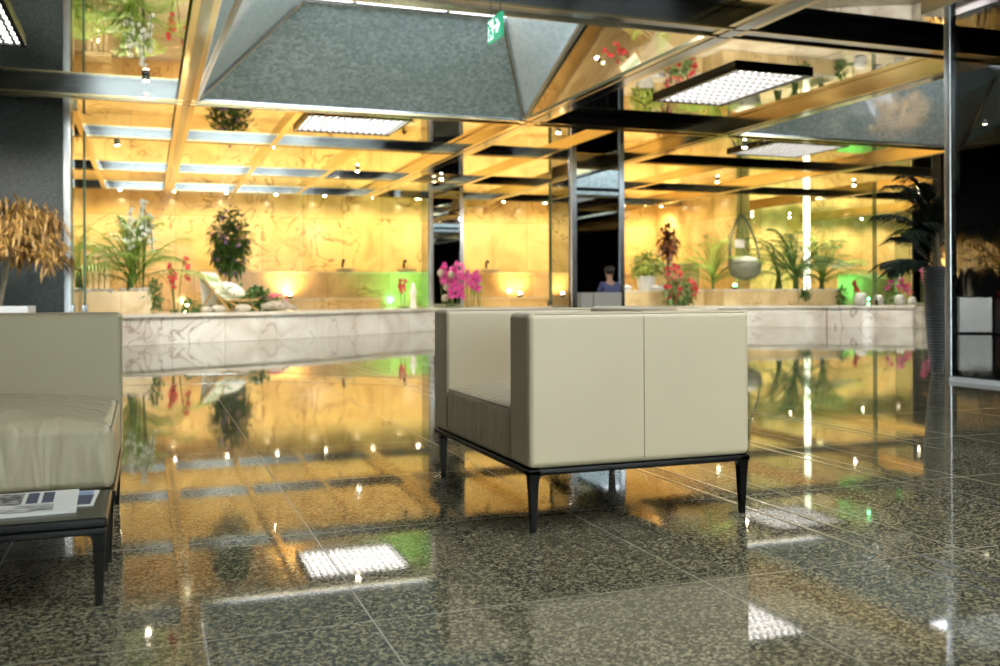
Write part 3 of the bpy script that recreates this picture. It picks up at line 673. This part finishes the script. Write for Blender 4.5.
# deck chair
Y = 18.7; xL, xR = ax(198, Y), ax(256, Y); t = thing('deck_chair', ((xL+xR)/2, Y, .5), 'folding wooden deck chair with striped cloth on the garden ledge', 'deck chair')
zl = .5; w = .30
T = Vector((xL+.06, 0, az(200, 272, Y))); Fb = Vector((xL+.75, 0, zl)); Bb = Vector((xL+.12, 0, zl)); Ft = Vector((xR-.02, 0, .5+.20)); Fe = Vector((xR+.02, 0, zl))
for sg in (-1, 1):
    y = Y+sg*w
    MB().tube([(T.x, y, T.z), (Fb.x, y, zl)], .022, 6).build('long_rail', 'wood', t)
    MB().tube([(Bb.x, y*1+sg*.03, zl), (Bb.x+.32, y+sg*.03, zl+.42)], .018, 6).build('prop', 'wood', t)
    MB().tube([(Bb.x+.32, y-sg*.04, zl+.18), (Ft.x, y-sg*.04, Ft.z), ], .022, 6).build('seat_rail', 'wood', t)
    MB().tube([(Ft.x-.35, y-sg*.04, Ft.z-.0), (Fe.x, y-sg*.04, zl)], .02, 6).build('leg', 'wood', t)
for p in ((T.x, T.z), (Ft.x, Ft.z), (Fb.x, zl+.02)): MB().tube([(p[0], Y-w-.03, p[1]), (p[0], Y+w+.03, p[1])], .018, 6).build('crossbar', 'wood', t)
q = MB(); sp = smoothpts([(T.x, T.z+.02, 0), (T.x+.28, T.z-.30, 0), (T.x+.52, zl+.26, 0), (Ft.x-.25, zl+.18, 0), (Ft.x, Ft.z+.02, 0)], 6)
vs = [(p.x, yy, p.y+dz) for dz in (0, -.008) for p in sp for yy in (Y-w+.02, Y+w-.02)]; n = len(sp)
q.add(vs, [(2*i, 2*i+2, 2*i+3, 2*i+1) for i in range(n-1)]+[(2*n+2*i, 2*n+2*i+1, 2*n+2*i+3, 2*n+2*i+2) for i in range(n-1)])
# hanging cloth tail behind the back
q.add([(T.x, Y-w+.02, T.z), (T.x, Y+w-.02, T.z), (T.x+.06, Y+w-.02, zl+.1), (T.x+.06, Y-w+.02, zl+.1)], [(0,1,2,3)])
q.build('sling', 'sling', t, smooth=True)
t.rotation_euler.z = R(-36); t.scale = (.92, .92, 1.0)
q = MB(); q.ball((0, 0, 0), 1, 12, 8, (.24, .24, .09)); o = q.build('cushion', 'leafprint', smooth=True)
lp = Matrix.Rotation(R(-36), 3, 'Z') @ Vector(((T.x+.60-(xL+xR)/2)*.92, 0, 0)); o.location = ((xL+xR)/2+lp.x, Y+lp.y, zl+.40); o.rotation_euler = (0, R(30), R(-36))
tag(o, 'white cushion with green leaf print lying on the deck chair', 'cushion')
# fern, azalea, driftwood, stones
def clump(name, u, Y, z, r, n, L, label, m, flowers=None, seed=1, cat='plant', fr=.05, nfl=30):
    rg = random.Random(seed); x = ax(u, Y); t = thing(name, (x, Y, z), label, cat)
    bush(MB(), (x, Y, z+r[2]), r, n, L, rg).build('leaves', m, t)
    MB().tube([(x, Y, z-.02), (x+.02, Y, z+r[2])], .02, 5).build('stem', 'stem', t)
    if flowers: blossoms(MB(), [Vector((x, Y, z+r[2]))+Vector((d.x*r[0], -abs(d.y)*r[1], d.z*r[2]*.9+.04)) for d in (rdir(rg, .5) for _ in range(nfl))], fr, rg).build('blossoms', flowers, t)
    return t
clump('fern', 256, 19.8, .46, (.28,.25,.24), 220, .17, 'dark green fern clump right of the deck chair', 'leaf', None, 3)
clump('azalea', 274, 20.2, .46, (.27,.22,.17), 140, .1, 'low bush with pink red blossoms beside the driftwood', 'leaf_mid', 'pink', 5, nfl=34, fr=.035)
x = ax(279, 19.0); q = MB(); q.tube([(x-.33, 19.0, .56), (x-.1, 19.02, .60), (x+.12, 18.98, .57), (x+.34, 19.0, .53)], [.05,.085,.08,.03], 8)
q.tube([(x, 19, .6), (x+.1, 18.9, .68), (x+.2, 18.9, .66)], [.03,.02,.008], 6); tag(q.build('driftwood', 'driftwood', smooth=True), 'weathered piece of driftwood on the ledge below the pink azalea', 'driftwood')
st = [(218, 18.3, .09, 'rounded pale stone beneath the front of the deck chair'), (243, 18.3, .10, 'flat pale stone under the deck chair seat'), (206, 18.2, .07, 'small pale stone at the back foot of the deck chair')]
for u, Y, r, lb in st:
    q = MB().ball((ax(u, Y), Y, .5+r*.5), r*1.3, 10, 6, (1.2, 1, .6)); tag(q.build('stone', 'stone', smooth=True), lb, 'stone', 'stones under the deck chair')
# basins with fountains on the counter
for u, lb in ((345, 'small stone wash basin with dark tap on the counter, leftmost'), (407, 'small stone wash basin with dark tap above the green light'), (490, 'small stone wash basin with dark tap right of the narrow column')):
    Y = 26.9; x = ax(u, Y); t = thing('wash_basin', (x, Y, 1.42), lb, 'basin')
    MB().lathe((x, Y, 1.42), [(.12,0), (.22,.03), (.30,.10), (.31,.12), (.26,.115), (.18,.05), (.02,.04)], 18).build('bowl', 'marble_top', t, smooth=True)
    MB().tube([(x, Y+.34, 1.42), (x, Y+.34, 1.72), (x, Y+.24, 1.78), (x, Y+.1, 1.74)], .035, 7).build('tap', 'black', t, smooth=True)
Y = 25.7; x = ax(572, Y); t = thing('wash_basin', (x, Y, .71), 'white stone basin with arched back on the right bench', 'basin')
MB().lathe((x, Y, .71), [(.15,0), (.28,.05), (.36,.16), (.30,.15), (.05,.08)], 18).build('bowl', 'marble_top', t, smooth=True)
MB().tube([(x-.3, Y+.2, .76), (x-.28, Y+.2, 1.0), (x, Y+.2, 1.18), (x+.28, Y+.2, 1.0), (x+.3, Y+.2, .76)], .05, 8).build('arched_back', 'marble_top', t, smooth=True)
# orchids in the middle
for u, Y, tv, lb, m, n, wpx, sd in ((448, 21.2, 264, 'tall magenta orchid left in the big cluster before the narrow column', 'magenta', 9, 26, 21), (470, 21.4, 272, 'magenta orchid right in the big cluster beside the narrow column', 'magenta', 7, 22, 22)):
    orchid(u, Y, .46, tv, lb, m, n, wpx, sd, .062)
orchid(458, 20.8, .46, 284, 'low magenta orchid at the front of the big cluster', 'magenta', 6, 26, 25, .055)
orchid(480, 21.7, .46, 276, 'pale yellow orchid at the right of the magenta cluster', 'leaf_yellow', 3, 12, 23, .05)
orchid(403, 22.0, .46, 280, 'small red orchid in front of the green lit counter', 'red', 2, 12, 24, .05)
q = MB(); x = ax(413, 21.8); q.lathe((x, 21.8, .46), [(.09,0), (.1,.02), (.07,.1), (.06,.28), (.09,.4), (.05,.5), (.02,.6)], 12); tag(q.build('figurine', 'white', smooth=True), 'small white stone figurine right of the little red orchid', 'figurine')
for k, (u, v) in enumerate(((441, 273), (451, 275), (447, 287), (445, 298))):
    q = MB(); p = at(u, v, 21.0); rg = random.Random(k); q.ball(p, .085, 10, 7)
    t = thing('seed_head', (p.x, 21.0, .46), ['uppermost left', 'upper right', 'middle', 'lowest'][k]+' pale round seed head among the magenta orchids', 'flower'); q.build('head', 'driftwood', t, smooth=True)
    MB().tube([(p.x+.05, 21.05, .46), (p.x, 21.0, p.z-.05)], .008, 5).build('stem', 'green_stem', t)
# ------------------------------------------------------------------ right-hand garden
def block(name, u0, u1, Y, d, z0, v1, label, m='onyx_cream', cat='planter'):
    x0, x1 = ax(u0, Y), ax(u1, Y); z1 = az((u0+u1)/2, v1, Y); t = thing(name, ((x0+x1)/2, Y, z0), label, cat)
    MB().box((x0, Y, z0), (x1, Y+d, z1-.05)).build('body', m, t, bevel=.01); MB().box((x0-.02, Y-.02, z1-.05), (x1+.02, Y+d, z1)).build('slab', 'marble_top', t, bevel=.008); return z1
zA = block('stone_planter', 622, 722, 21.3, 1.2, .46, 290, 'cream veined stone planter ledge just right of the wide mirrored column')
zB = block('stone_planter', 724, 842, 20.4, 1.5, .46, 289, 'long cream marble planter ledge under the right palms')
zC = block('stone_plinth', 657, 700, 24.0, .8, .46, 263, 'tall golden stone plinth behind the burgundy plant', 'onyx_cream', 'plinth')
# pale pot with yellow green shrub
Y = 21.9; x = ax(646, Y); t = thing('potted_shrub', (x, Y, zA), 'yellow green shrub in a white pot beside the wide mirrored column', 'plant')
MB().lathe((x, Y, zA), [(.16,0), (.2,.03), (.25,.34), (.26,.36), (.22,.36), (.2,.3)], 18).build('pot', 'white_paint', t, smooth=True)
bush(MB(), (x, Y, zA+.62), (.42, .35, .36), 520, .15, random.Random(31)).build('foliage', 'leaf_yellow', t)
bush(MB(), (x+.1, Y, zA+.66), (.38, .3, .30), 160, .15, random.Random(33)).build('dark_foliage', 'leaf_mid', t)
MB().tube([(x, Y, zA+.3), (x, Y, zA+.6)], .03, 6).build('stem', 'stem', t)
# burgundy cordyline
Y = 22.1; x = ax(668, Y); t = thing('cordyline', (x, Y, zA), 'burgundy leafed cordyline on a dark bare trunk', 'plant')
MB().tube([(x, Y, zA), (x+.02, Y, zA+.6), (x, Y, az(668, 245, Y))], [.04,.035,.03], 7).build('trunk', 'stem', t)
zz = az(668, 242, Y); q = bush(MB(), (x, Y, zz), (.22, .22, .40), 260, .26, random.Random(41), .07, .35, .1)
q.build('foliage', 'burgundy', t)
clump('poinsettia', 680, 20.7, .46, (.42,.3,.36), 330, .17, 'bushy plant with red and white marbled leaves before the right planter', 'leaf_mid', 'red', 51, nfl=26, fr=.075)
clump('poinsettia', 672, 21.2, .9, (.25,.2,.3), 60, .14, 'upright red blossoms above the marbled bush', 'burgundy', 'red', 52, nfl=24, fr=.06)
for k, u in enumerate((627, 656, 662)):
    q = MB().ball((ax(u, 21.5), 21.5, zA+.06), .1, 10, 6, (1.3, 1, .7)); tag(q.build('stone', 'white_paint', smooth=True), ['white stone at the left end of the right planter ledge', 'white stone under the yellow green shrub', 'white stone left of the marbled red bush'][k], 'stone', 'white stones on the right planter ledge')
palm('kentia_palm', 713, 22.0, zA, 226, 'light green kentia palm left of the hanging chair', 'palm', 24, 61, .36, 1.15)
palm('kentia_palm', 795, 21.3, zB, 214, 'dark green kentia palm right of the hanging chair', 'palm_dark', 28, 62, .36, 1.0)
palm('kentia_palm', 822, 21.2, zB, 222, 'broad kentia palm rightmost on the marble planter ledge', 'palm', 24, 63, .36, 1.1)
palm('kentia_palm', 778, 22.3, zB, 226, 'kentia palm standing close behind the hanging chair', 'palm_dark', 12, 64, .36, .9)
clump('ivy', 806, 20.3, .62, (.14,.1,.2), 120, .1, 'dark ivy hanging over the marble planter ledge', 'leaf', None, 66)
clump('ivy', 842, 20.3, .5, (.16,.12,.24), 120, .12, 'green creeper at the right end of the marble planter ledge', 'leaf_mid', None, 67)
# hanging egg chair
Y = 21.4; x = ax(745, Y); t = thing('hanging_chair', (x, Y, zB), 'pale wicker hanging egg chair with white cushions', 'hanging chair')
zb = az(745, 280, Y); zr = az(745, 262, Y); ztp = az(745, 214, Y); rr = 17*(Y*CY+x*SY)/FPX
q = MB(); q.lathe((x, Y, zb), [(.05,0), (rr*.6,.05), (rr*.9,.17), (rr,zr-zb), (rr-.03,zr-zb), (rr*.86,.2), (rr*.5,.1), (.02,.08)], 26); q.build('basket', 'wicker', t, smooth=True)
q = MB(); pts = []
for k in range(25): 
    an = math.pi*k/24; pts.append((x+rr*math.cos(an)*(1-.45*math.sin(an)**2), Y+.18*math.sin(an), zr+(ztp-zr)*math.sin(an)**.9))
q.tube(pts, .028, 6)
for k in range(25):
    an = math.pi*k/24
pts2 = [(x+rr*.95*math.cos(a_), Y+rr*.95*math.sin(a_)*.9, zr) for a_ in [math.pi*k/12 for k in range(13)]]
for p in pts2[2:-2:2]: q.tube([p, ((p[0]+x)/2+(p[0]-x)*.3, (p[1]+Y)/2+.2, (zr+ztp)/2+.1), (x, Y+.1, ztp)], .010, 5)
q.tube(pts2, .015, 6); q.build('frame', 'wicker', t, smooth=True)
MB().tube([(x, Y+.16, ztp), (x, Y+.16, 3.45)], .012, 5).build('chain', 'chrome', t)
MB().ball((x, Y-.02, zr+.02), 1, 14, 8, (rr*.88, rr*.7, .13)).build('seat_cushion', 'white', t, smooth=True)
o = MB().box((-.15,-.04,-.11), (.15,.04,.11)).build('cushion', 'white', bevel=.035, seg=4); o.location = (x-.02, Y+.2, zr+.48); tag(o, 'small white cushion standing in the hanging chair', 'cushion')
# glowing post
Y = 23.2; x = ax(807, Y); t = thing('light_post', (x, Y, .46), 'slim glowing white post from platform to ceiling between the right palms', 'lamp')
MB().lathe((x, Y, .46), [(.085,0), (.085,ZC-.46)], 16).build('tube', 'whiteglow', t, smooth=True); MB().lathe((x, Y, .46), [(.12,0), (.12,.06), (.09,.07)], 16).build('base', 'chrome', t)
# glass fins
def glass_fin(u, Y, label, z0=.5, L=.10):
    x = ax(u, Y); t = thing('glass_fin', (x, Y, z0), label, 'glass panel')
    d = Vector((SY*0+ .0, 1, 0))
    MB().box((x, Y, z0), (x+.018, Y+L, 3.46)).build('pane', 'glass', t)
    for yy in (Y, Y+L-.02): MB().box((x-.008, yy, z0), (x+.026, yy+.02, 3.46)).build('edge', 'glass_edge', t)
    MB().box((x-.03, Y-.02, z0), (x+.05, Y+.16, z0+.14)).build('clamp', 'chrome', t, bevel=.008)
glass_fin(876, 18.9, 'tall narrow glass fin standing left of the vase plant', .47)
glass_fin(551, 21.5, 'tall narrow glass fin left of the wide mirrored column')
glass_fin(84, 17.0, 'tall narrow glass fin beside the chrome edge of the granite pier')
# orchids at far right
for u, Y, tv, lb, m, n, w_, sd in ((852, 20.5, 279, 'small red orchid left of the green light on the right', 'red', 3, 14, 71), (897, 20.2, 276, 'pink orchid between green light and vase', 'magenta', 4, 18, 72), (921, 20.4, 266, 'tall purple pink orchid just left of the ribbed vase', 'magenta', 4, 12, 73), (905, 21, 284, 'low red orchid under the pink one at far right', 'pink', 3, 22, 74)):
    orchid(u, Y, .47, tv, lb, m, n, w_, sd, .05)
for k, (u, Y, r) in enumerate(((861, 19.8, .16), (878, 20.4, .13), (900, 19.6, .13), (912, 19.9, .1))):
    q = MB().lathe((ax(u, Y), Y, .47), [(r*.6,0), (r,.3*r), (r*1.05,r*1.1), (r*.8,r*1.7), (r*.5,r*2.0), (r*.42,r*1.9)], 14)
    tag(q.build('white_pot', 'white_paint', smooth=True), ['largest white round pot in the green light at far right', 'white round pot right of the glass fin', 'white round pot under the pink orchid', 'smallest white round pot near the vase'][k], 'pot', 'white pots at far right')
clump('ground_plant', 890, 20.8, .47, (.5,.3,.16), 220, .14, 'low mixed foliage between the white pots at far right', 'leaf_mid', None, 77)
# ------------------------------------------------------------------ tall vase with dark plant
x, Y = 7.12, 7.31; d_ = Y*CY+x*SY
t = thing('vase_plant', (x, Y, 0), 'dark strap leafed plant in a tall ribbed grey vase beside the chrome post', 'plant')
q = MB(); prof = []
for k in range(145):
    f = k/144; r = .05+.075*math.sin(f*math.pi/2*.98)**.8; prof.append((r+.007*math.cos(k*math.pi/2), f*1.02))
prof += [(.10, 1.02), (.09, .95), (.01, .95)]
q.lathe((x, Y, 0), prof, 28); q.build('vase', 'vase', t, smooth=True)
rg = random.Random(90); q = MB()
for c_, L_, el_ in ((0, .85, 86), (1, .8, 70)):
    pass
MB().tube([(x, Y, .95), (x-.02, Y, 1.35)], [.05, .035], 7).build('trunk', 'stem', t)
for (az_, el, L, br) in ((160, 50, .85, 1.55), (172, 60, .95, 1.7), (185, 40, .7, 1.45), (150, 74, .9, 1.6), (200, 66, .9, 1.75), (100, 76, .9, 1.5), (60, 62, .8, 1.6), (20, 68, .8, 1.5), (300, 74, .85, 1.55), (250, 66, .8, 1.6), (340, 55, .8, 1.45), (140, 84, 1.0, 1.5), (168, 18, .5, 1.35), (178, 80, .95, 1.6), (192, 30, .62, 1.6), (210, 50, .7, 1.5), (165, 70, .9, 1.75), (175, 30, .7, 1.3), (155, 60, .75, 1.3), (215, 75, .8, 1.5), (130, 70, .8, 1.4)):
    q = frond_mb((x-.02, Y, br-.3), R(az_), R(el), L*1.0, .30, .03, 20, rg, .45); q.build('frond', 'blackleaf', t)
# ------------------------------------------------------------------ dried plants on white pedestals
def dried(x, Y, z, H_, label, seed, rad=1.0):
    rg = random.Random(seed); t = thing('dried_tree', (x, Y, z), label, 'plant'); q = MB(); fl = MB()
    for k in range(6):
        an = rg.random()*6.28; b = Vector((x+.09*math.cos(an), Y+.09*math.sin(an), z)); top = b+Vector((rg.uniform(-.2,.2), rg.uniform(-.2,.2), H_*.55)); q.tube([b, b.lerp(top, .5)+Vector((rg.uniform(-.03,.03), 0, 0)), top], [.024,.02,.012], 6)
        for j in range(7):
            d = rdir(rg, .8); st_ = b.lerp(top, rg.uniform(.6, 1)); e = st_+Vector((d.x*.42*rad, d.y*.42*rad, abs(d.z)*.42*H_/1.5)); e2 = e+Vector((d.x*.2*rad, d.y*.2*rad, -.2))
            q.tube([st_, e, e2], [.009,.005,.002], 4)
            for s_ in range(130):
                p = (st_.lerp(e, rg.uniform(.4, 1)) if s_ % 2 else e.lerp(e2, rg.random()))+Vector((rg.gauss(0,.05), rg.gauss(0,.05), rg.gauss(0,.05)))
                fl.leaf(p, (d.x+rg.gauss(0,.5), d.y+rg.gauss(0,.5), -.5+rg.gauss(0,.4)), rg.uniform(.09,.15), .032, .6, n=1)
    q.build('stems', 'bark_pale', t); fl.build('dried_foliage', 'dry', t)
def pedestal(x, y, w, h, label, rz=0):
    t = thing('pedestal', (x, y, 0), label, 'pedestal'); MB().box((x-w/2, y-w/2, .03), (x+w/2, y+w/2, h), rz).build('body', 'white_paint', t, bevel=.006); MB().box((x-w/2+.02, y-w/2+.02, 0), (x+w/2-.02, y+w/2-.02, .03), rz).build('plinth', 'black', t)
pY = 13.2; pX = ax(2, pY)-.12
pedestal(pX, pY, .9, .66, 'white cube pedestal under the dried tree behind the sofa'); dried(pX+.05, pY, .66, 1.72, 'ochre dried tree standing before the dark granite pier', 7, 1.25)
spot((12.9, 12.2, ZC), 2600, 'added spotlight brightening the pedestal in the dark room', None, (.63, .73, -1), (1,.95,.9), 32)  # added lamp, brightens the pedestal behind the tinted glass
spot((-2.2, 10.4, ZC), 210, 'added unseen spotlight brightening the dried tree by the granite pier', None, (0, 1.1, -1), (1,.92,.8), 75)  # added lamp, lifts the left pedestal and its dried tree
pedestal(14.72, 14.32, .60, .68, 'white cube pedestal at far right, built in place of a reflection', R(-22)); dried(14.72, 14.32, .70, 1.5, 'dim dried tree at far right, built in place of a reflection', 8, 1.0)  # solid copies standing for a reflection of the left pedestal and tree
# red sofa in dark room
x, y = 18.0, 15.3; t = thing('red_armchair', (x, y, 0), 'red lounge seat at the far right edge in the dark room', 'armchair')
MB().box((x-1.0, y-.4, .2), (x+.6, y+.4, .45)).build('seat', 'red_fab', t, bevel=.03); MB().box((x-1.0, y+.3, .2), (x+.6, y+.5, .82)).build('backrest', 'red_fab', t, bevel=.03)
for a_ in (-.95, .55):
    for b_ in (-.35, .42): MB().tube([(x+a_, y+b_, 0), (x+a_, y+b_, .2)], .02, 6).build('leg', 'black', t)
# ------------------------------------------------------------------ grey sofa with seated person before the wide column
Yg = 14.6; x0, x1 = ax(581, Yg), ax(622, Yg); t = thing('grey_sofa', ((x0+x1)/2, Yg+.4, 0), 'small grey sofa seen from behind before the wide mirrored column', 'sofa')
zt = az(600, 292.5, Yg); xm = (x0+x1)/2-.15
MB().box((x0, Yg, .2), (xm-.003, Yg+.16, zt)).build('backrest', 'grey_fab', t, bevel=.02); MB().box((xm+.003, Yg, .2), (x1, Yg+.16, zt)).build('backrest', 'grey_fab', t, bevel=.02)
MB().box((x0, Yg+.17, .2), (x1, Yg+.85, .42)).build('seat', 'grey_fab', t, bevel=.03)
for a_ in (x0+.05, x1-.05):
    for b_ in (Yg+.05, Yg+.8): MB().tube([(a_, b_, 0), (a_, b_, .2)], .015, 6).build('leg', 'black', t)
# person seen from behind, leaning back: one skinned body
px = ax(609, Yg+.4); py = Yg+.42; o0 = Vector((px, py, 0)); sc_ = .9
J = [((0,.02,.50),.12), ((0,-.04,.72),.12), ((0,-.06,.90),.115), ((0,-.05,.99),.055), ((0,-.04,1.04),.05), ((0,-.03,1.13),.075), ((0,-.02,1.19),.07),
     ((.13,-.05,.93),.05), ((.17,.02,.72),.042), ((.12,.2,.60),.035), ((.10,.28,.58),.03),
     ((-.13,-.05,.93),.05), ((-.17,.02,.72),.042), ((-.12,.2,.60),.035), ((-.10,.28,.58),.03),
     ((.09,.05,.49),.085), ((.11,.45,.50),.06), ((.11,.47,.08),.04), ((.11,.58,.04),.035), ((-.09,.05,.49),.085), ((-.11,.45,.50),.06), ((-.11,.47,.08),.04), ((-.11,.58,.04),.035)]
E_ = [(0,1),(1,2),(2,3),(3,4),(4,5),(5,6),(2,7),(7,8),(8,9),(9,10),(2,11),(11,12),(12,13),(13,14),(0,15),(15,16),(16,17),(17,18),(0,19),(19,20),(20,21),(21,22)]
pr = thing('person', (px, py, 0), 'person with dark hair and blue shirt sitting on the grey sofa', 'person')
def skin(name, js, es, m, grow=0):
    me = bpy.data.meshes.new(name); me.from_pydata([tuple(Vector(j[0])+o0) for j in js], es, []); o = bpy.data.objects.new(name, me); COL.objects.link(o); me.materials.append(M[m])
    sk = o.modifiers.new('skin', 'SKIN'); sk.use_smooth_shade = True
    for k, j in enumerate(js): me.skin_vertices[0].data[k].radius = (j[1]+grow, j[1]+grow)
    me.skin_vertices[0].data[0].use_root = True
    q_ = o.modifiers.new('sub', 'SUBSURF'); q_.levels = q_.render_levels = 2; o.parent = pr; o.location = -Vector(pr['base']); return o
skin('body', J, E_, 'skin')
skin('shirt', [J[0], J[1], J[2], J[7], J[8], J[11], J[12]], [(0,1),(1,2),(2,3),(3,4),(2,5),(5,6)], 'shirt', .028)
skin('trousers', [J[0]]+J[15:18]+J[19:22], [(0,1),(1,2),(2,3),(0,4),(4,5),(5,6)], 'trouser', .012)
MB().ball((px, py-.045, 1.185), .088, 12, 8, (1, 1.05, 1)).build('hair', 'hair', pr, smooth=True)
